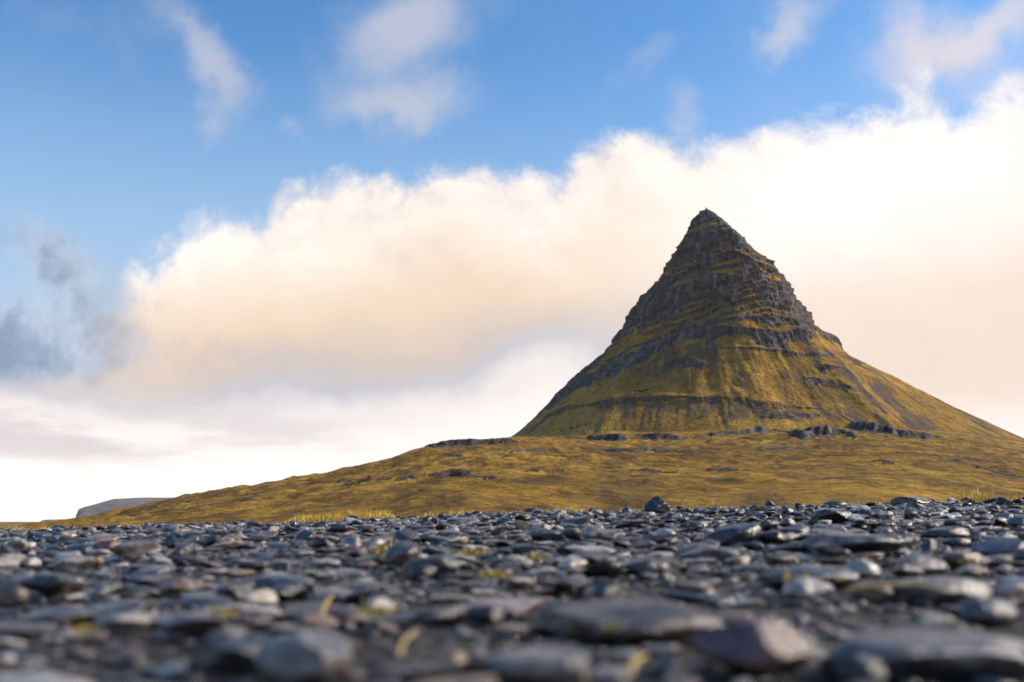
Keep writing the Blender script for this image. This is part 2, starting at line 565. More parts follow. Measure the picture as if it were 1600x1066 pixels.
for i, (pts, hw, lab) in enumerate(HILL_BANDS):
    pa = np.asarray(pts, float)
    e_ = min(.45 * (pa[-1, 0] - pa[0, 0]), 60)
    wob = 34 * (nzx - .5)
    ends = np.sqrt(np.clip((px + wob - pa[0, 0] + 8) / e_, 0, 1) * np.clip((pa[-1, 0] + 8 - px + wob) / e_, 0, 1))
    h = (.8 if 1 <= i <= 5 else .5) * hw * (.40 + 1.1 * nzx) * ends * np.clip(2.4 * np.interp(px, gx, fbm(gx / 45, i * 3.7, 0, 3, s=9)) - .3, .2, 1.5) + 1e-3
    yc = np.interp(px, pa[:, 0], pa[:, 1]) + 5 * (nzx2 - .5)
    v = (yc + h - py) / (2 * h)
    on = (v > 0) & (v < 1) & (ends > .02)
    face = sstep(0, .16, v) * (.88 + .24 * nz2)
    push = np.maximum(push, np.where(on, face * 2 * h * (1 - v) * Y / FPX, 0))
    ins = np.where((v > -.22) & (v < 1.0) & (ends > .05), 1.0, 0) * sstep(.18, .42, nz2 + .3 * (v < .6)) * (1 - .8 * sstep(.75, 1, v))
    rock = np.maximum(rock, ins)
    if lab:
        hid[(ins > .45)] = i + 1
Z = Z + push
Z = Z + rock * 1.6 * (fbm(X / 4, Y / 4, Z / 3, 3, .6, s=44) - .5)
V = np.stack([X, Y, Z], -1).reshape(-1, 3)
scree = .45 * sstep(.55, .75, fbm(px / 40, py / 7, 0, 5, .6, s=51)) + .35 * sstep(.1, .9, rock)
tint = fbm(X / 60, Y / 90, 0, 4, s=52)
F = grid_faces(*X.shape)
fid = hid.reshape(-1)[F].max(1) * (np.sum(hid.reshape(-1)[F] > 0, 1) >= 3)
hill = link(bpy.data.objects.new('hill', None))
tag(hill, kind='structure')
split_parts(V, F, fid, 'hill', m_hill, dict(rock=rock.ravel(), scree=scree.ravel(), tint=tint.ravel()), hill,
            [(0, 'grass_slope', None)] + [(i + 1, 'rock_outcrop', lab) for i, (_, _, lab) in enumerate(HILL_BANDS) if lab])

# ------------------------------------------------------------------ mountain
m_mount = land_material('mountain_rock_and_grass', 1.0, .40)
DM = 1450.0
LEFT = [(1103, 325), (1096, 328), (1085, 335), (1076, 348), (1070, 362), (1062, 380), (1047, 402), (1034, 416), (1031, 430), (1012, 452), (1000, 466), (986, 484), (976, 496), (972, 510), (960, 522), (950, 540), (940, 551),
        (905, 580), (880, 605), (850, 635), (825, 660), (795, 684), (740, 725), (660, 790)]
RIGHT = [(1103, 325), (1110, 331), (1120, 336), (1136, 343), (1148, 358), (1166, 373), (1186, 391), (1201, 408), (1216, 426), (1231, 446), (1250, 465), (1262, 490), (1277, 509), (1297, 526), (1320, 545), (1333, 561), (1400, 592),
         (1480, 628), (1540, 655), (1600, 681), (1760, 745), (1900, 790)]


def prof_pts(pts):
    a = np.array([(ray(px, py)[0] * DM, CAM[2] + ray(px, py)[2] * DM) for px, py in pts])
    return a[::-1]                             # ascending z


PL, PR = prof_pts(LEFT), prof_pts(RIGHT)
ZTOP = PL[-1, 1]
rows = 430
zz = 22 + (ZTOP - 22) * np.linspace(0, 1, rows) ** 0.94
xl = np.interp(zz, PL[:, 1], PL[:, 0])
xr = np.interp(zz, PR[:, 1], PR[:, 0])
xpk = PL[-1, 0]
k = np.clip((ZTOP - zz) / 110, 0, 1)
xc = np.minimum(np.maximum(xpk + 44 * k, xl + .25 * (xr - xl)), xl + .75 * (xr - xl))
wl, wr = xc - xl, xr - xc
wf = np.interp(zz, [20, 60, 100, 140, 200, 260, 330, 400, ZTOP - 12, ZTOP], [530, 450, 380, 315, 245, 190, 136, 82, 18, 0])
pe = np.interp(zz, [60, 180, 300, ZTOP], [2.0, 1.75, 1.5, 1.6])
front = np.linspace(0, math.pi, 760)
back = np.linspace(math.pi, 2 * math.pi, 120)[1:-1]
phi = np.concatenate([front, back])
PH, ZZ = np.meshgrid(phi, zz)
co, si = np.cos(PH), np.sin(PH)
# trim the side widths until the outline seen from the beach sweeps like the real peak
_tl, _tr = np.array(LEFT, float), np.array(RIGHT, float)
_ph = np.linspace(0, math.pi, 181)
_bins = np.arange(322, 800, 2.0)
for _ in range(24):
    e_ = (2 / pe)[:, None]
    c_, s_2 = np.cos(_ph)[None], np.sin(_ph)[None]
    cx_ = np.sign(c_) * np.abs(c_) ** e_
    off = 4.0 * np.clip((ZTOP - zz) / 40, .1, 1)[:, None]
    P_ = np.stack([xc[:, None] + cx_ * (np.where(cx_ > 0, wr[:, None], wl[:, None]) + off), DM - s_2 ** e_ * (wf[:, None] + off), np.broadcast_to(zz[:, None], cx_.shape)], -1)
    qx, qy = project(P_.reshape(-1, 3))
    bi = np.clip(((qy - 322) / 2).astype(int), 0, len(_bins) - 1)
    emin, emax = np.full(len(_bins), 1e9), np.full(len(_bins), -1e9)
    np.minimum.at(emin, bi, qx)
    np.maximum.at(emax, bi, qx)
    ok = emin < 1e8
    pyz = project(np.stack([xc, np.full(rows, DM), zz], -1))[1]
    pxz = project(np.stack([xc, np.full(rows, DM), zz], -1))[0]
    el_, er_ = np.interp(pyz, _bins[ok], emin[ok]), np.interp(pyz, _bins[ok], emax[ok])
    tl_, tr_ = np.interp(pyz, _tl[:, 1], _tl[:, 0]), np.interp(pyz, _tr[:, 1], _tr[:, 0])
    fl_ = np.clip((pxz - tl_ + 2) / np.maximum(pxz - el_ + 2, 2), .8, 1.2) ** .35
    fr_ = np.clip((tr_ - pxz + 2) / np.maximum(er_ - pxz + 2, 2), .8, 1.2) ** .35
    wl, wr = wl * fl_, wr * fr_
    ker = np.ones(15) / 15
    wl[7:-7], wr[7:-7] = np.convolve(wl, ker, 'valid'), np.convolve(wr, ker, 'valid')
    wl, wr = np.maximum.accumulate(wl[::-1])[::-1], np.maximum.accumulate(wr[::-1])[::-1]
e = 2 / pe[:, None]
cx = np.sign(co) * np.abs(co) ** e
sy = np.sign(si) * np.abs(si) ** e
half = np.where(cx > 0, wr[:, None], wl[:, None])
X0 = xc[:, None] + cx * half
Y0 = DM - sy * wf[:, None] * np.where(sy > 0, 1, .8)
V0 = np.stack([X0, Y0, ZZ], -1)
px, py = project(V0.reshape(-1, 3))
px, py = px.reshape(X0.shape), py.reshape(X0.shape)
is_front = (si > -.02)
# outward direction in plan
ox, oy = cx * wf[:, None], -sy * half
on = np.sqrt(ox ** 2 + oy ** 2) + 1e-6
ox, oy = ox / on, oy / on
arc = np.arctan2(X0 - xpk, DM + 250 - Y0) * 600           # metres along the face
nz = fbm(arc / 22, ZZ / 16, 0, 4, .6, s=61)
nz2 = fbm(arc / 6, ZZ / 7, 0, 4, .6, s=62)
col_n = fbm(arc / 3.2, ZZ / 26, 0, 3, .6, s=63)
rock = np.zeros_like(X0)
disp = np.zeros_like(X0)
hid = np.zeros(X0.shape, int)
BANDS = [
    ([(824, 678), (857, 651), (896, 638), (981, 625), (1028, 623), (1075, 622), (1168, 628), (1190, 633), (1285, 636)], 5, .48, 'low dark rock band crossing the lower grass slope'),
    ([(840, 646), (862, 630), (905, 593), (948, 552)], 8, 1.0, 'broad dark rock flank along the left skyline'),
    ([(930, 575), (974, 553), (1051, 518), (1109, 502), (1152, 497), (1206, 499), (1246, 503)], 5, 1.0, 'upper ledge of the middle cliff'),
    ([(900, 607), (960, 575), (1028, 543), (1075, 523), (1129, 515), (1191, 522), (1262, 527)], 10.5, 1.0, 'middle cliff of dark columnar rock'),
    ([(1098, 543), (1168, 545), (1226, 549), (1300, 556)], 3, .62, 'thin dark ledge under the middle cliff'),
    ([(1038, 572), (1055, 568), (1072, 565), (1104, 571)], 8, .8, 'rounded rock lump in the middle of the grass slope'),
    ([(942, 553), (951, 541), (966, 522), (978, 501), (1013, 487), (1051, 468), (1082, 452), (1121, 441), (1165, 437)], 12, 1.0, 'tall cliff of grey columns on the left face'),
    ([(974, 497), (1001, 471), (1044, 444), (1082, 425), (1121, 406), (1148, 396), (1195, 416), (1230, 450)], 7.5, 1.0, 'dark cliff band below the upper peak'),
    ([(1025, 436), (1051, 410), (1090, 390), (1140, 367), (1170, 376), (1215, 428)], 6.5, 1.0, 'rock band high on the peak'),
    ([(1042, 405), (1075, 382), (1113, 360), (1142, 352), (1165, 372)], 6, 1.0, 'rock band just below the summit'),
    ([(1070, 362), (1088, 342), (1104, 328), (1122, 338), (1146, 356)], 9, .9, 'dark summit rocks'),
    ([(1160, 415), (1200, 452), (1238, 482), (1280, 512)], 24, .72, 'dark broken gully on the right face'),
    ([(1255, 505), (1285, 520), (1325, 552), (1340, 565)], 9, .8, None),
    ([(1085, 486), (1110, 477), (1135, 477)], 3.5, .9, None), ([(1040, 478), (1100, 462), (1180, 470)], 4, .7, None), ([(1180, 495), (1230, 505)], 4, .7, None),
    ([(1285, 576), (1300, 577)], 3, .8, None), ([(1195, 652), (1275, 648)], 5, .6, None), ([(1085, 655), (1120, 652)], 3, .4, None), ([(1265, 592), (1330, 610)], 5, .55, None),
]
for i, (pts, hw, st, lab) in enumerate(BANDS):
    ins, v, ends = band_mask(px, py, pts, hw, nz)
    ins = ins * sstep(.26, .50, .75 * nz2 + .25 * fbm(arc / 34, ZZ / 14, 0, 3, s=200 + i) + .26 * ins) * is_front
    rock = np.maximum(rock, ins * st)
    up = np.clip(v, 0, 1) ** 1.3 * (v < 1.0) + (v >= 1.0) * np.clip(1 - (v - 1) / 1.1, 0, 1)
    disp = np.maximum(disp, up * ends * is_front * min(hw, 9 if hw < 20 else 2) * 2 / FPX * 1250 * .38 * (.55 + .9 * nz) * (.6 + .4 * sstep(.05, .5, np.abs(si))))
    if lab:
        hid[(ins > .5)] = i + 1
# thin strata over the upper peak and all round the back
tilt = ZZ + np.where(X0 < xc[:, None], .24, .16) * np.abs(X0 - xc[:, None]) + 16 * (fbm(arc / 90, ZZ / 90, 0, 3, s=71) - .5)
ph = tilt / 11.5 + 2.2 * fbm(tilt / 34, 0, 0, 3, s=72) + .5 * fbm(arc / 45, tilt / 60, 0, 2, s=73)
fr = ph - np.floor(ph)
env = sstep(225, 300, ZZ) * (.6 + .4 * is_front) + (~is_front) * .4
strat = sstep(.08, .2, fr) * (1 - sstep(.62, .74, fr))
rock = np.maximum(rock, strat * env * sstep(.27, .46, nz + .05) * .9)
disp = disp + env * 3.3 * np.clip(fr / .7, 0, 1) * (1 - sstep(.72, 1.0, fr)) * (.5 + nz)
gul = fbm(arc / 42, ZZ / 220, 0, 4, .5, s=81)             # gullies down the fall line
taper = np.clip((ZTOP - ZZ) / 55, .10, 1)
r = disp * taper + (gul - .5) * 22 * np.clip((ZTOP - ZZ) / 200, 0, 1) * sstep(.0, .2, np.abs(si)) \
    + rock * taper * (3.0 * (col_n - .5) + 1.3 * (nz2 - .5)) + 4.0 * (nz - .5) * taper + 1.4 * (nz2 - .5) * taper
V = np.stack([X0 + ox * r, Y0 + oy * r, ZZ + .8 * (nz2 - .5) * taper], -1)
V[-1] = V0[-1] + np.array([0, 0, 1.5])
streak = fbm(arc / 8.5 + 5.0 * fbm(arc / 50, ZZ / 45, 0, 4, s=90), ZZ / 48, 0, 5, .62, s=91)
right_side = sstep(1180, 1330, px)
scree = sstep(.50, .66, streak + .10 * right_side) * (.6 + .25 * right_side) * sstep(0.2, .6, fbm(arc / 60, ZZ / 40, 0, 3, s=92) + .1)
below = np.zeros_like(px)
for pts, hw in (([(960, 640), (1028, 637), (1100, 640), (1180, 646), (1260, 652)], 12), ([(990, 580), (1028, 568), (1075, 548), (1120, 545)], 14), ([(1290, 575), (1400, 640), (1490, 690)], 12), ([(1210, 575), (1280, 600), (1340, 640)], 8), ([(1110, 560), (1160, 585)], 8)):
    ins, v, ends = band_mask(px, py, pts, hw, nz)
    below = np.maximum(below, ins * sstep(.35, .6, streak + .08))
scree = np.maximum(scree * .85, below * .62)
tint = .6 * fbm(arc / 30, ZZ / 50, 0, 4, s=93) + .4 * gul
tint = np.clip(tint + .25 * sstep(1000, 900, px), 0, 1)
shp = X0.shape
F = grid_faces(shp[0], shp[1], wrap=True)
hv = hid.reshape(-1)[F]
fid = hv.max(1) * (np.sum(hv > 0, 1) >= 3)
mount = link(bpy.data.objects.new('mountain', None))
tag(mount, kind='structure')
split_parts(V.reshape(-1, 3), F, fid, 'mountain', m_mount, dict(rock=rock.ravel(), scree=scree.ravel(), tint=tint.ravel()), mount,
            [(0, 'grass_slope', None)] + [(i + 1, 'cliff_band', lab) for i, (_, _, _, lab) in enumerate(BANDS) if lab])
MV, MPX, MPY = V, px, py


def on_mountain(qx, qy):
    i = np.argmin(np.where(is_front, (MPX - qx) ** 2 + (MPY - qy) ** 2, 1e12))
    return MV.reshape(-1, 3)[i]


# ------------------------------------------------------------------ far headland
m_head, gg, b = new_mat('far_headland')
pos = gg.node('ShaderNodeNewGeometry').outputs['Position']
gg.put(b.inputs['Base Color'], gg.mix(gg.ss(gg.noise(gg.vm('MULTIPLY', pos, (.3, .3, 2.0)), .02, 6, .6), .35, .65), (.075, .07, .08), (.15, .13, .11)))
b.inputs['Roughness'].default_value = 1.0


def headland(name, pts, dist, depth, base):
    P = np.array([ray(a, b_) * dist + CAM for a, b_ in pts])
    n = 90
    xs_ = np.linspace(P[0, 0], P[-1, 0], n)
    zt = np.interp(xs_, P[:, 0], P[:, 2])
    vs = np.linspace(0, 1, 40)
    XX, VV = np.meshgrid(xs_, vs)
    hgt = sstep(0, .45, VV) * (1 - sstep(.7, 1, VV))
    ZT = np.interp(XX, xs_, zt)
    ZZ_ = base + (ZT - base) * hgt
    YY = dist + (VV - .45) * depth + 60 * (fbm(XX / 150, VV * 5, 0, 4, s=5) - .5)
    ZZ_ = ZZ_ + (hgt * (1 - hgt)) * 4 * 14 * (fbm(XX / 60, VV * 8, 0, 4, s=6) - .5)
    me_ = mesh_np(name, np.stack([XX * YY / dist, YY, ZZ_], -1).reshape(-1, 3), grid_faces(40, n), m_head)
    return tag(link(bpy.data.objects.new(name, me_)), kind='structure')


headland('headland', [(117, 822), (118, 808), (120, 797), (132, 792), (150, 787.5), (165, 783), (178, 779.5), (200, 778.5), (222, 777.5), (280, 777.5), (340, 779), (430, 786)], 8000, 1500, -10)
headland('headland', [(50, 824), (64, 814), (70, 812), (122, 811), (200, 810)], 5000, 700, -10)


# ------------------------------------------------------------------ rocks
def ico(sub):
    bm = bmesh.new()
    bmesh.ops.create_icosphere(bm, subdivisions=sub, radius=1.0)
    v = np.array([w.co[:] for w in bm.verts])
    f = np.array([[w.index for w in q.verts] for q in bm.faces])
    bm.free()
    return v, f


ICO = {k_: ico(k_) for k_ in (2, 3, 4, 5)}


def rock_shape(seed, sub, angular, flat):
    rg = np.random.default_rng(seed)
    v, f = ICO[sub]
    v = v.copy()
    n_pl = 13 if angular else 7
    for _ in range(n_pl):
        n = rg.normal(size=3)
        n /= np.linalg.norm(n)
        d = rg.uniform(.50, .80) if angular else rg.uniform(.66, .9)
        over = np.maximum(v @ n - d, 0)
        v -= over[:, None] * n * (.97 if angular else .8)
    o = rg.uniform(0, 50, 3)
    a = .16 if angular else .12
    v *= (1 + a * (fbm(v[:, 0] * 1.6 + o[0], v[:, 1] * 1.6 + o[1], v[:, 2] * 1.6 + o[2], 4, .5, s=seed) - .5) * 2)[:, None]
    v[:, 1] *= rg.uniform(.62, .9)
    v[:, 2] *= flat
    lo, hi = v.min(0), v.max(0)
    v = (v - (lo + hi) / 2) / (hi[0] - lo[0])
    return v                                   # width 1 along x, centred


PROTO = []
rr = random.Random(7)
for i in range(26):
    ang = i % 3 != 1
    fl = rr.choice([.17, .22, .28, .36, .48] if ang else [.17, .22, .28, .36])
    PROTO.append({L: rock_shape(100 + i, L, ang, fl) for L in (2, 3, 4)})


def stone_material(name, from_object):
    m, gg, b = new_mat(name)
    if from_object:
        base = gg.node('ShaderNodeObjectInfo').outputs['Color']
        co_ = gg.node('ShaderNodeTexCoord').outputs['Object']
        sc_ = 1.0
    else:
        base = attr(gg, 'tone', True)
        co_ = gg.node('ShaderNodeNewGeometry').outputs['Position']
        sc_ = 1.0
    p = gg.node('ShaderNodeNewGeometry').outputs['Position']
    n1 = gg.noise(p, 55, 7, .65)
    n2 = gg.noise(p, 14, 5, .6)
    c = gg.mix(gg.ss(n1, .35, .68), gg.mix(1.0, base, (.55, .55, .58), 'MULTIPLY'), gg.mix(1.0, base, (1.45, 1.42, 1.38), 'MULTIPLY'))
    c = gg.mix(gg.mul(gg.ss(n2, .56, .70), .45), c, (.085, .068, .052))
    c = gg.mix(gg.mul(gg.ss(gg.noise(p, 38, 6, .7), .58, .68), .5), c, (.24, .22, .19))
    gg.put(b.inputs['Base Color'], c)
    gg.put(b.inputs['Roughness'], gg.lin(gg.add(gg.mul(n2, .4), gg.mul(gg.noise(p, 5, 2, .5), .6)), .35, .65, .06, .42))
    b.inputs['Specular IOR Level'].default_value = 0.8
    bump(gg, b, gg.add(n1, gg.mul(gg.noise(p, 260, 4, .6), .35)), .6, .007)
    return m


m_stone = stone_material('beach_stone', True)
m_gravel = stone_material('gravel_stone', False)

PAL = [((.0085, .0085, .010), 'blue-black', 40), ((.023, .023, .025), 'slate grey', 25), ((.075, .073, .072), 'mid grey', 16), ((.28, .265, .25), 'pale grey', 16), ((.060, .038, .038), 'dark maroon', 9), ((.150, .105, .070), 'brown', 12),
       ((.46, .40, .34), 'cream', 3)]
grid = {}
CELL = .12


def clash(x, y, rad, f=.80):
    ci, cj = int(math.floor(x / CELL)), int(math.floor(y / CELL))
    for i in (-2, -1, 0, 1, 2):
        for j in (-2, -1, 0, 1, 2):
            for (a, b_, q) in grid.get((ci + i, cj + j), ()):
                if (a - x) ** 2 + (b_ - y) ** 2 < ((rad + q) * f) ** 2:
                    return True
    return False


def occupy(x, y, rad):
    grid.setdefault((int(math.floor(x / CELL)), int(math.floor(y / CELL))), []).append((x, y, rad))


K = dict(black=(.026, .027, .032), dark=(.034, .036, .044), blue=(.058, .068, .088), grey=(.085, .088, .098), pale=(.20, .19, .185), cream=(.52, .47, .40), pink=(.36, .29, .27), maroon=(.125, .068, .069), brown=(.075, .058, .044), tan=(.24, .17, .10))
# centre x, centre y, width, height in the photograph; tone, angular, label
HAND = [
    (1025, 790, 54, 30, 'black', 1, 'dark pyramid-shaped boulder standing on the gravel crest below the mountain'),
    (982, 788, 34, 11, 'grey', 1, 'flat grey slab beside the dark pyramid-shaped boulder on the crest'),
    (1145, 842, 94, 36, 'dark', 0, 'long smooth dark slab with shiny top tilted up to the right'),
    (1240, 834, 52, 26, 'grey', 1, 'grey wedge stone right of the long smooth tilted slab'),
    (1345, 852, 175, 52, 'blue', 1, 'broad rough blue-black rock lying right of the grey wedge stone'),
    (1478, 834, 78, 24, 'black', 0, 'flat black stone right of the broad rough rock'),
    (1302, 808, 64, 30, 'dark', 1, 'dark angular hump behind the broad rough rock'),
    (1353, 803, 23, 18, 'black', 1, 'small black upright stone right of the dark angular hump'),
    (1425, 794, 58, 22, 'brown', 1, 'dark brown lump near the crest at right'),
    (1204, 783, 19, 15, 'dark', 1, 'small pointed stone standing up from the crest right of the boulder'),
    (1303, 782, 38, 11, 'dark', 0, 'low dark flat stone on the crest under the right slope'),
    (1005, 888, 84, 38, 'black', 0, 'rounded black stone with a pale right shoulder in the middle gravel'),
    (850, 838, 58, 25, 'blue', 0, 'blue-grey domed stone in the centre of the gravel'),
    (818, 822, 36, 19, 'tan', 1, 'small tan-faced stone behind the blue-grey domed stone'),
    (695, 839, 68, 19, 'black', 0, 'long low black stone left of the domed stone'),
    (722, 815, 56, 14, 'pale', 0, 'flat pale stone near the crest left of centre'),
    (905, 816, 62, 17, 'grey', 0, 'arched grey stone near the crest at centre'),
    (675, 886, 88, 38, 'blue', 0, 'rounded blue-black boulder beside yellow moss left of centre'),
    (795, 955, 125, 34, 'pink', 1, 'pale pinkish flat stone in front of the centre'),
    (985, 978, 300, 74, 'brown', 0, 'very wide low dark brown stone in front of the centre'),
    (1175, 1022, 205, 105, 'maroon', 1, 'big maroon boulder at the bottom edge right of centre'),
    (1440, 1038, 340, 80, 'blue', 0, 'largest smooth blue-grey stone at the bottom right'),
    (1470, 981, 78, 40, 'cream', 1, 'cream white stone behind the largest smooth stone'),
    (1470, 926, 165, 46, 'pale', 0, 'wide rounded light grey stone at right'),
    (1588, 926, 66, 30, 'pink', 0, 'pale pinkish stone cut by the right edge'),
    (1435, 886, 80, 40, 'grey', 0, 'rounded grey stone behind the wide light grey stone'),
    (1262, 905, 150, 40, 'grey', 0, 'low grey mound-shaped stone with light top at right of centre'),
    (1365, 928, 74, 40, 'brown', 1, 'dark brown knobbly stone left of the wide light grey stone'),
    (430, 917, 124, 34, 'blue', 0, 'long dark stone with a bright two-humped top at left'),
    (125, 862, 44, 25, 'black', 0, 'small round black stone with a pale right end at left'),
    (168, 856, 54, 26, 'maroon', 0, 'dark maroon stone right of the small round black stone'),
    (222, 853, 62, 26, 'maroon', 1, 'angular dark maroon stone with a light right tip at left'),
    (355, 846, 44, 23, 'tan', 1, 'tan peaked stone in the left gravel'),
    (235, 973, 142, 26, 'pale', 0, 'long flat pale stone with bright rim at lower left'),
    (95, 966, 124, 26, 'grey', 0, 'long flat grey stone near the lower left edge'),
    (475, 1034, 150, 84, 'pale', 1, 'big pale angular stone at the bottom left of centre'),
    (365, 1030, 140, 64, 'blue', 1, 'blue-grey boulder left of the big pale angular stone'),
    (840, 1048, 165, 58, 'pale', 0, 'smooth pale grey stone at the bottom centre'),
    (12, 932, 60, 40, 'brown', 0, 'brown-grey stone cut by the left edge'),
    (10, 905, 34, 17, 'pale', 0, 'small pale bluish stone at the left edge'),
    (530, 966, 115, 34, 'brown', 0, 'flat brown stone behind the dry stalk left of centre'),
    (1562, 858, 84, 40, 'black', 1, 'black rough rock at the right edge'),
    (480, 803, 10, 15, 'black', 1, 'tiny upright black stone on the yellow grass strip at left'),
    (1545, 962, 90, 50, 'grey', 0, 'grey stone behind the largest smooth stone near the right edge'),
    (1110, 868, 90, 26, 'grey', 0, 'low grey stone in front of the long smooth tilted slab'),
]
ANCHOR = {0: 'pyramid-shaped boulder', 2: 'smooth tilted slab', 4: 'broad rough rock', 5: 'flat black stone', 11: 'pale-shouldered black stone', 12: 'blue-grey domed stone', 14: 'long low black stone', 17: 'rounded blue-black boulder',
          18: 'pinkish flat stone', 19: 'wide dark brown stone', 20: 'big maroon boulder', 21: 'largest smooth stone', 22: 'cream stone', 23: 'wide light grey stone', 26: 'grey mound-shaped stone', 28: 'two-humped stone', 29: 'small round black stone',
          32: 'tan peaked stone', 33: 'long flat pale stone', 34: 'long flat grey stone', 35: 'big pale angular stone', 37: 'smooth pale bottom stone', 38: 'brown left-edge stone', 41: 'black right-edge rock'}
rng = np.random.default_rng(11)
hand_mesh = {}
for i, (cx_, cy_, w_, h_, tone, ang, lab) in enumerate(HAND):
    if cy_ < 812 and w_ < 12:
        x, y = ray(cx_, cy_)[0] * 9.2, 9.2
    elif cy_ < 800:
        d = ray(cx_, cy_)
        y = 6.7
        x = d[0] * y
    else:
        x, y = ground_hit(cx_, min(cy_ + h_ * .36, 1100))
    sub = 5 if w_ > 90 else 4
    v = rock_shape(500 + i, sub, ang, .5)
    ext = v.max(0) - v.min(0)
    wm = w_ * y / FPX
    hm = max(h_ * y / FPX * (1.15 if cy_ < 800 else .98), .17 * wm)
    dm = wm * rng.uniform(.62, .85)
    v = v / ext * np.array([wm, dm, hm])
    v[:, 2] -= v[:, 2].min()
    if 'pyramid' in lab:
        t_ = np.clip(v[:, 2] / hm, 0, 1)
        v[:, 0] = (v[:, 0] * (1.08 - .70 * t_)) + .04 * wm * t_
        v[:, 1] *= 1.1 - .6 * t_
    if 'tilted' in lab and 'in front' not in lab and 'wedge' not in lab:
        v[:, 2] += .20 * v[:, 0] + .04 * wm
    me = mesh_np('stone', v, ICO[sub][1], m_stone)
    o = link(bpy.data.objects.new('stone', me))
    yc = y + dm * .4
    o.location = (x * yc / y, yc, float(ground_z(x, yc)) - .20 * hm)
    if cy_ < 800:
        topz = CAM[2] + ray(cx_, cy_ - h_ / 2)[2] * yc
        foot = float(ground_z(o.location.x, yc)) - .012
        o.location.z = foot
        o.scale.z = float(np.clip((topz - foot) / hm, .7, 1.25))
    K_ = np.array(K[tone]) * rng.uniform(.7, .9)
    o.color = (*K_, 1)
    tag(o, lab, 'stone', 'larger stones in the gravel')
    occupy(o.location.x, yc, max(wm, dm) * .5)

# random stones: big ones first, then smaller ones into the gaps
stones = []                                    # x, y, size, proto, yaw, tiltx, tilty, pal, sink
pw = np.array([p[2] for p in PAL], float)
pw /= pw.sum()


def scatter(n, y0, y1, lo, hi, f, power=1.0):
    for _ in range(n):
        y = math.sqrt(rng.uniform(y0 * y0, y1 * y1))
        x = rng.uniform(-1, 1) * (.62 * y + 1.15)
        sz = lo * (hi / lo) ** (rng.random() ** power)
        if clash(x, y, sz * .42, f):
            continue
        occupy(x, y, sz * .42)
        stones.append((x, y, sz, int(rng.integers(len(PROTO))), rng.uniform(0, 6.283), rng.normal() * .11, rng.normal() * .11, int(rng.choice(len(PAL), p=pw)), rng.uniform(.0, .22) + (.35 if sz < .05 else 0)))


scatter(260, .55, 9.5, .09, .15, .85)
scatter(10300, .5, 9.6, .05, .10, .74)
scatter(27500, .45, 9.6, .026, .05, .70)
scatter(20000, .42, 3.6, .012, .026, .6)
S = np.array(stones)
sx_, sy_ = S[:, 0], S[:, 1]
sz_g = ground_z(sx_, sy_)
ppx, ppy = project(np.stack([sx_, sy_, sz_g], -1))
app = S[:, 2] / sy_ * ((ppx > -20) & (ppx < 1620) & (ppy < 1085))
order = np.argsort(-app)
N_IND = 255
ind = set(order[:N_IND].tolist())
shared = {}
same = {}
ZONE = [(1.3, 'closest to the camera'), (2.6, 'in the blurred middle gravel'), (99, 'in the sharp far gravel near the crest')]
for i in sorted(ind):
    x, y, sz, pi, yaw, tx, ty, pc, sink = stones[i]
    if pi not in shared:
        shared[pi] = mesh_np('stone', PROTO[pi][4], ICO[4][1], m_stone)
    o = link(bpy.data.objects.new('stone', shared[pi]))
    hgt = np.ptp(PROTO[pi][4][:, 2]) * sz
    o.location = (x, y, sz_g[i] + hgt * (.5 - sink))
    o.rotation_euler = (tx, ty, yaw)
    o.scale = (sz, sz, sz * .82)
    if rng.random() < .30:
        pc = int(rng.choice([2, 3, 4, 5, 5, 3, 6]))
    c, cname, _ = PAL[pc]
    c = np.array(c) * rng.uniform(.75, 1.3)
    o.color = (*c, 1)
    qx, qy = ppx[i], ppy[i]
    k_ = min(ANCHOR, key=lambda q: ((HAND[q][0] - qx) / 1.6) ** 2 + ((HAND[q][1] - qy) * 1.3) ** 2)
    ddx, ddy = qx - HAND[k_][0], qy - HAND[k_][1]
    far = '' if math.hypot(ddx, ddy * 2) < 110 else 'well '
    if abs(ddx) > 1.3 * abs(ddy) * 1.6:
        rel = far + ('right of' if ddx > 0 else 'left of')
    else:
        rel = far + ('in front of' if ddy > 0 else 'behind') + ((' and right of' if ddx > 0 else ' and left of') if abs(ddx) > 30 and not far else '')
    wpx = sz / y * FPX
    size = 'small' if wpx < 55 else ('medium' if wpx < 85 else 'large')
    shp_ = ('angular' if pi % 3 != 1 else 'smooth') if hgt / sz > .33 else ('flat angular' if pi % 3 != 1 else 'flat smooth')
    lab = f'{size} {shp_} {cname} stone {rel} the {ANCHOR[k_]}'
    if len(lab.split()) > 13:
        lab = lab.replace(' and right of', '').replace(' and left of', '')
    tag(o, lab, 'stone', f'stones near the {ANCHOR[k_]}')
    same.setdefault(lab, []).append(o)
for lab, os_ in same.items():
    os_.sort(key=lambda q: q.location.x / q.location.y)
    if len(os_) == 2:
        os_[0]['label'], os_[1]['label'] = lab + ', left one', lab + ', right one'
    elif len(os_) == 3:
        for q, w_ in zip(os_, ('left one', 'middle one', 'right one')):
            q['label'] = lab + ', ' + w_


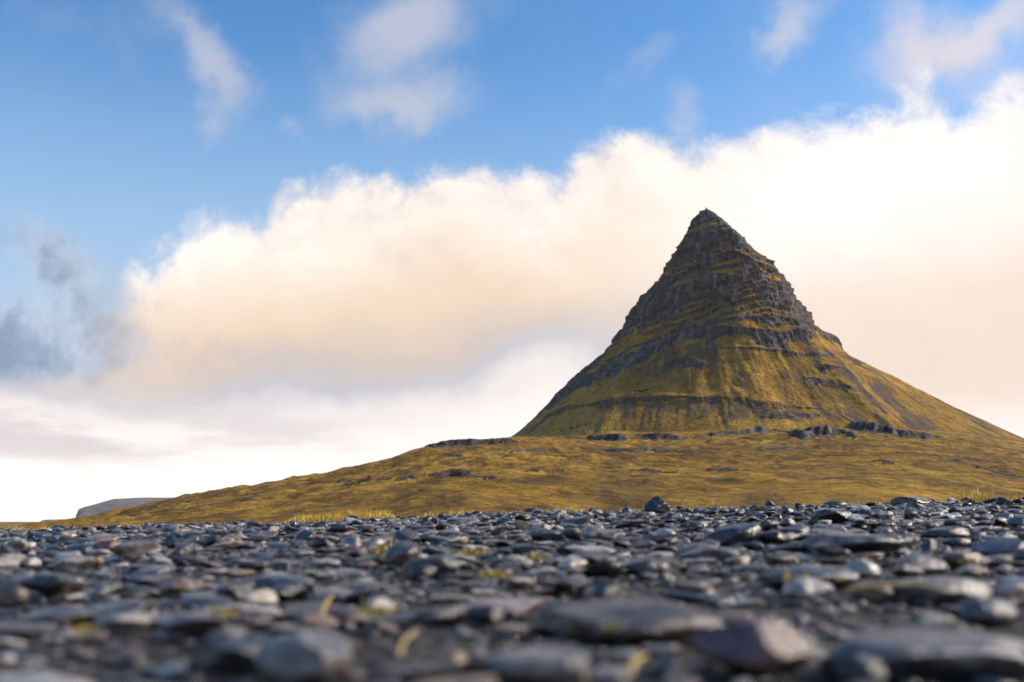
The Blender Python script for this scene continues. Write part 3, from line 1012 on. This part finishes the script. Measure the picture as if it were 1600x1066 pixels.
def build_gravel(idx_lod):
    VV, FF, CC, off = [], [], [], 0
    for (pi, L), ids in idx_lod.items():
        v = PROTO[pi][L]
        f = ICO[L][1]
        A = S[ids]
        n = len(ids)
        cyw, syw = np.cos(A[:, 4]), np.sin(A[:, 4])
        sc3 = A[:, 2][:, None, None]
        p = v[None] * sc3 * np.stack([np.ones(n), rng.uniform(.8, 1.15, n), rng.uniform(.55, 1.1, n)], 1)[:, None, :]
        z1 = p[..., 2] + p[..., 0] * A[:, 5][:, None] + p[..., 1] * A[:, 6][:, None]
        x1 = p[..., 0] * cyw[:, None] - p[..., 1] * syw[:, None]
        y1 = p[..., 0] * syw[:, None] + p[..., 1] * cyw[:, None]
        h = np.ptp(v[:, 2]) * A[:, 2]
        P = np.stack([x1 + A[:, 0][:, None], y1 + A[:, 1][:, None], z1 + (sz_g[ids] + h * (.5 - A[:, 8]))[:, None]], -1)
        VV.append(P.reshape(-1, 3))
        FF.append((f[None] + (np.arange(n) * len(v))[:, None, None] + off).reshape(-1, 3))
        c = np.array([PAL[int(q)][0] for q in A[:, 7]]) * rng.uniform(.7, 1.35, (n, 1))
        CC.append(np.repeat(c, len(v), 0))
        off += n * len(v)
    return np.concatenate(VV), np.concatenate(FF), np.concatenate(CC)


lod = {}
for i in range(len(S)):
    if i in ind:
        continue
    pxs = S[i, 2] / S[i, 1] * FPX * .64
    L = 3 if pxs > 14 else 2
    lod.setdefault((int(S[i, 3]), L), []).append(i)
Vg, Fg, Cg = build_gravel(lod)
me = mesh_np('gravel', Vg, Fg, m_gravel, True, None, {'tone': Cg})
tag(link(bpy.data.objects.new('gravel', me)), 'small dark grey stones and gravel filling the foreground', 'gravel', kind='stuff')
print('stones', len(S), 'tris', len(Fg))


# ------------------------------------------------------------------ grass strips behind the crest
def grass_material(name, a, b_):
    m, gg, b = new_mat(name)
    r_ = attr(gg, 'shade')
    gg.put(b.inputs['Base Color'], gg.mix(r_, a, b_))
    b.inputs['Roughness'].default_value = .7
    return m


m_grass = grass_material('dry_grass', (.42, .29, .03), (.75, .54, .11))


def grass_patch(label, regions, seed, name='grass'):
    rg = np.random.default_rng(seed)
    VV, FF, SH, off = [], [], [], 0
    for (p0, p1, y0, y1, n, hmin, hmax) in regions:
        y = rg.uniform(y0, y1, n)
        qx = rg.uniform(p0, p1, n)
        x = (qx - W_ / 2) / FPX / math.cos(PITCH) * y * math.cos(PITCH) * .985
        z = ground_z(x, y) - .01
        fade = np.clip(np.minimum(qx - p0, p1 - qx) / (.18 * (p1 - p0)), .3, 1)
        h = rg.uniform(hmin, hmax, n) * fade * (.5 + fbm(x * 2.2, y * 2.2, 0, 3, s=seed))
        a = rg.uniform(0, 6.283, n)
        lean = rg.uniform(.1, .75, n)
        w = rg.uniform(.0018, .0042, n)
        dxy = np.stack([np.cos(a), np.sin(a)], -1)
        sd = np.stack([-np.sin(a + .9), np.cos(a + .9)], -1) * w[:, None]
        base = np.stack([x, y], -1)
        rowsv = []
        for t_, wk in ((0, 1), (.4, .85), (.75, .55), (1, .06)):
            c2 = base + dxy * (h * lean * t_ ** 2)[:, None]
            zz_ = z + h * (t_ - .25 * lean * t_ ** 2)
            for sg in (-1, 1):
                q = c2 + sd * wk * sg
                rowsv.append(np.concatenate([q, zz_[:, None]], 1))
        P = np.stack(rowsv, 1)
        VV.append(P.reshape(-1, 3))
        f = np.array([(0, 1, 3, 2), (2, 3, 5, 4), (4, 5, 7, 6)])
        FF.append((f[None] + (np.arange(n) * 8)[:, None, None] + off).reshape(-1, 4))
        SH.append(np.repeat(rg.random(n), 8))
        off += n * 8
    me_ = mesh_np(name, np.concatenate(VV), np.concatenate(FF), m_grass, True, {'shade': np.concatenate(SH)})
    return tag(link(bpy.data.objects.new(name, me_)), label, 'grass', kind='stuff')


grass_patch('yellow grass strip behind the gravel crest at left', [(425, 640, 8.4, 10.4, 9000, .06, .115), (55, 120, 9, 10.5, 1500, .05, .10), (260, 430, 9, 10.5, 1300, .03, .07), (640, 760, 8, 10.0, 900, .03, .09), (0, 55, 8, 10, 500, .03, .08), (120, 260, 8, 10, 500, .03, .07), (760, 1000, 8, 9.5, 500, .03, .08)], 5)
grass_patch('yellow grass tussocks behind the gravel crest at right', [(1440, 1720, 8.2, 9.6, 11000, .05, .10), (1490, 1570, 8.2, 8.8, 90, .10, .19), (1100, 1140, 8.2, 9.0, 350, .04, .10), (1280, 1440, 7.6, 9.0, 1500, .03, .09), (1140, 1280, 7.6, 9.0, 400, .03, .07), (1000, 1100, 7.8, 9, 300, .03, .08)], 6)


# ------------------------------------------------------------------ plants and litter among the stones
def leaf_mat(name, c1, c2):
    m, gg, b = new_mat(name)
    p = gg.node('ShaderNodeNewGeometry').outputs['Position']
    gg.put(b.inputs['Base Color'], gg.mix(gg.ss(gg.noise(p, 70, 4, .6), .35, .65), c1, c2))
    b.inputs['Roughness'].default_value = .6
    return m


m_yel = leaf_mat('yellow_moss', (.30, .22, .02), (.50, .36, .05))
m_grn = leaf_mat('green_leaf', (.28, .24, .03), (.46, .38, .09))
m_red = leaf_mat('red_leaf', (.12, .030, .015), (.22, .07, .03))
m_stalk = leaf_mat('dry_stalk', (.30, .21, .05), (.46, .34, .10))


def moss(px_, py_, w_, label, mat, seed):
    """a small clump of many tiny leaves"""
    rg = np.random.default_rng(seed)
    x, y = ground_hit(px_, py_)
    wm = w_ * .7 * y / FPX
    n = 90
    c = rg.normal(size=(n, 3)) * np.array([.30, .22, .12]) * wm
    c[:, 2] = np.abs(c[:, 2]) + .022
    d = rg.normal(size=(n, 3))
    d[:, 2] = np.abs(d[:, 2])
    d /= np.linalg.norm(d, axis=1)[:, None]
    sd = np.cross(d, rg.normal(size=(n, 3)))
    sd /= np.linalg.norm(sd, axis=1)[:, None]
    L = rg.uniform(.10, .24, n)[:, None] * wm
    up_ = np.cross(sd, d) * L * .15
    P = np.stack([c, c + d * L * .5 + sd * L * .28 + up_, c + d * L, c + d * L * .5 - sd * L * .28 + up_], 1).reshape(-1, 3)
    me_ = mesh_np('moss_tuft', P, np.arange(4 * n).reshape(-1, 4), mat)
    o = link(bpy.data.objects.new('moss_tuft', me_))
    o.location = (x, y, float(ground_z(x, y)))
    return tag(o, label, 'plant', 'small plants between the stones')


for j, (a, b_, w_, lab, mt) in enumerate([
        (600, 882, 60, 'yellow moss tuft left of the rounded blue-black boulder', m_yel),
        (742, 884, 52, 'yellow moss tuft right of the rounded blue-black boulder', m_yel),
        (836, 892, 44, 'yellow orange moss tuft in the centre of the gravel', m_yel),
        (770, 925, 60, 'low yellow moss behind the pale pinkish flat stone', m_yel),
        (1242, 932, 50, 'yellow moss tuft in front of the low grey mound-shaped stone', m_yel),
        (1318, 930, 26, 'small yellow moss tuft left of the dark brown knobbly stone', m_yel),
        (1515, 897, 34, 'yellow leaf tuft above the wide light grey stone', m_yel),
        (585, 992, 70, 'green yellow leaf clump near the dry stalk', m_grn),
        (350, 998, 60, 'pale green lichen clump at lower left', m_grn),
        (955, 1020, 40, 'green yellow tuft in front of the wide brown stone', m_grn),
        (130, 1025, 44, 'orange yellow moss at the bottom left', m_yel),
        (1350, 890, 34, 'dark red leaf tuft in front of the broad rough rock', m_red)]):
    moss(a, b_, w_, lab, mt, 900 + j)


def stalk(p0, p1, lift0, lift1, rad, label, mat, name):
    a = np.array(p0[:2])
    x0, y0 = ground_hit(*p0)
    x1, y1 = ground_hit(*p1)
    A = np.array([x0, y0, float(ground_z(x0, y0)) + lift0])
    B = np.array([x1, y1, float(ground_z(x1, y1)) + lift1])
    n, k_ = 14, 7
    rg = np.random.default_rng(int(p0[0]))
    ring, Fs = [], []
    ax = (B - A) / np.linalg.norm(B - A)
    u_ = np.cross(ax, [0, 0, 1.0])
    u_ /= np.linalg.norm(u_)
    w_ = np.cross(u_, ax)
    for i in range(n + 1):
        t_ = i / n
        c = A + (B - A) * t_ + w_ * .004 * math.sin(t_ * 5) + rg.normal(size=3) * rad * .15
        rr_ = rad * (1 - .55 * t_) * (1.0 + .35 * (i % 5 == 0)) * (.15 if i in (0, n) else 1)
        for q in range(k_):
            th = 2 * math.pi * q / k_
            ring.append(c + rr_ * (math.cos(th) * u_ + math.sin(th) * w_))
    me_ = mesh_np(name, ring, grid_faces(n + 1, k_, wrap=True), mat)
    return tag(link(bpy.data.objects.new(name, me_)), label, 'stalk')


stalk((1318, 960), (1500, 952), .03, .035, .003, 'long yellow dry stalk lying across the stones at right', m_stalk, 'dry_stalk')
stalk((622, 1050), (648, 1010), .012, .022, .0022, 'short yellow dry stalk leaning up in front of the green leaf clump', m_stalk, 'dry_stalk')
stalk((985, 1080), (1012, 1056), .012, .022, .0028, 'thick pale grass blade sticking up at the bottom edge', m_stalk, 'dry_stalk')
stalk((500, 985), (520, 955), .012, .03, .003, 'thin orange dry stalk in front of the flat brown stone', m_stalk, 'dry_stalk')
stalk((610, 868), (612, 850), .02, .035, .0022, 'pale upright stub of dry stalk behind the yellow moss at left', m_stalk, 'dry_stalk')

# ------------------------------------------------------------------ small boulders on the mountain's grass
m_boul, gg, b = new_mat('dark_boulder')
p = gg.node('ShaderNodeNewGeometry').outputs['Position']
gg.put(b.inputs['Base Color'], gg.mix(gg.noise(p, .8, 4, .6), (.012, .008, .008), (.05, .035, .03)))
b.inputs['Roughness'].default_value = .9
for j, (a, b_, w_, lab) in enumerate([(875, 674, 4.2, 'lowest of four dark specks of rock on the left grass slope'), (892, 669.5, 6.5, 'longest of four dark specks of rock on the left grass slope'),
                                      (901, 666.5, 3.4, 'third dark speck of rock up the left grass slope'), (913.5, 663.5, 4.0, 'highest of four dark specks of rock on the left grass slope')]):
    v = rock_shape(1200 + j, 3, True, .6)
    P0 = on_mountain(a, b_)
    me = mesh_np('small_boulder', v * w_ * P0[1] / FPX, ICO[3][1], m_boul)
    o = link(bpy.data.objects.new('small_boulder', me))
    o.location = P0 + np.array([0, -.6, .6])
    tag(o, lab, 'boulder', 'dark boulders on the mountain slope')

m_red_rock, gg, b = new_mat('red_brown_rock')
p = gg.node('ShaderNodeNewGeometry').outputs['Position']
gg.put(b.inputs['Base Color'], gg.mix(gg.noise(p, .5, 5, .6), (.012, .006, .007), (.07, .035, .03)))
b.inputs['Roughness'].default_value = .9
m_pale_rock, gg, b = new_mat('pale_rock')
p = gg.node('ShaderNodeNewGeometry').outputs['Position']
gg.put(b.inputs['Base Color'], gg.mix(gg.noise(p, .9, 5, .6), (.35, .30, .28), (.75, .68, .64)))
b.inputs['Roughness'].default_value = .9
for j, (a, b_, w_, fl, mt, lab) in enumerate([
        (996, 611.5, 15, .28, m_red_rock, 'red-brown rock ledge on the grass above the low rock band'), (1006, 609.5, 9, .2, m_red_rock, 'thin red-brown rock sliver right of the red-brown ledge'),
        (987, 614, 3.4, .8, m_pale_rock, 'lower left of two pale rocks beside the red-brown ledge'), (994.5, 614.2, 3.6, .6, m_pale_rock, 'right one of two pale rocks beside the red-brown ledge')]):
    v = rock_shape(1300 + j, 3, True, fl)
    P0 = on_mountain(a, b_)
    me = mesh_np('small_boulder', v * w_ * P0[1] / FPX, ICO[3][1], mt)
    o = link(bpy.data.objects.new('small_boulder', me))
    o.location = P0 + np.array([0, -1.5, .6])
    tag(o, lab, 'boulder', 'rocks on the grass above the low rock band')

# ------------------------------------------------------------------ haze
m_haze = bpy.data.materials.new('haze')
m_haze.use_nodes = True
nt = m_haze.node_tree
nt.nodes.clear()
pv = nt.nodes.new('ShaderNodeVolumePrincipled')
pv.inputs['Color'].default_value = (.88, .92, 1.0, 1)
pv.inputs['Density'].default_value = 2e-5
ho = nt.nodes.new('ShaderNodeOutputMaterial')
nt.links.new(pv.outputs[0], ho.inputs['Volume'])
q, lo_, hi_ = 9100.0, -14.0, 560.0
me = mesh_np('haze', [(-q, -q, lo_), (q, -q, lo_), (q, q, lo_), (-q, q, lo_), (-q, -q, hi_), (q, -q, hi_), (q, q, hi_), (-q, q, hi_)],
             [(0, 3, 2, 1), (4, 5, 6, 7), (0, 1, 5, 4), (1, 2, 6, 5), (2, 3, 7, 6), (3, 0, 4, 7)], m_haze, smooth=False)
tag(link(bpy.data.objects.new('haze', me)), 'thin pale air haze over the whole landscape', 'haze', kind='stuff')
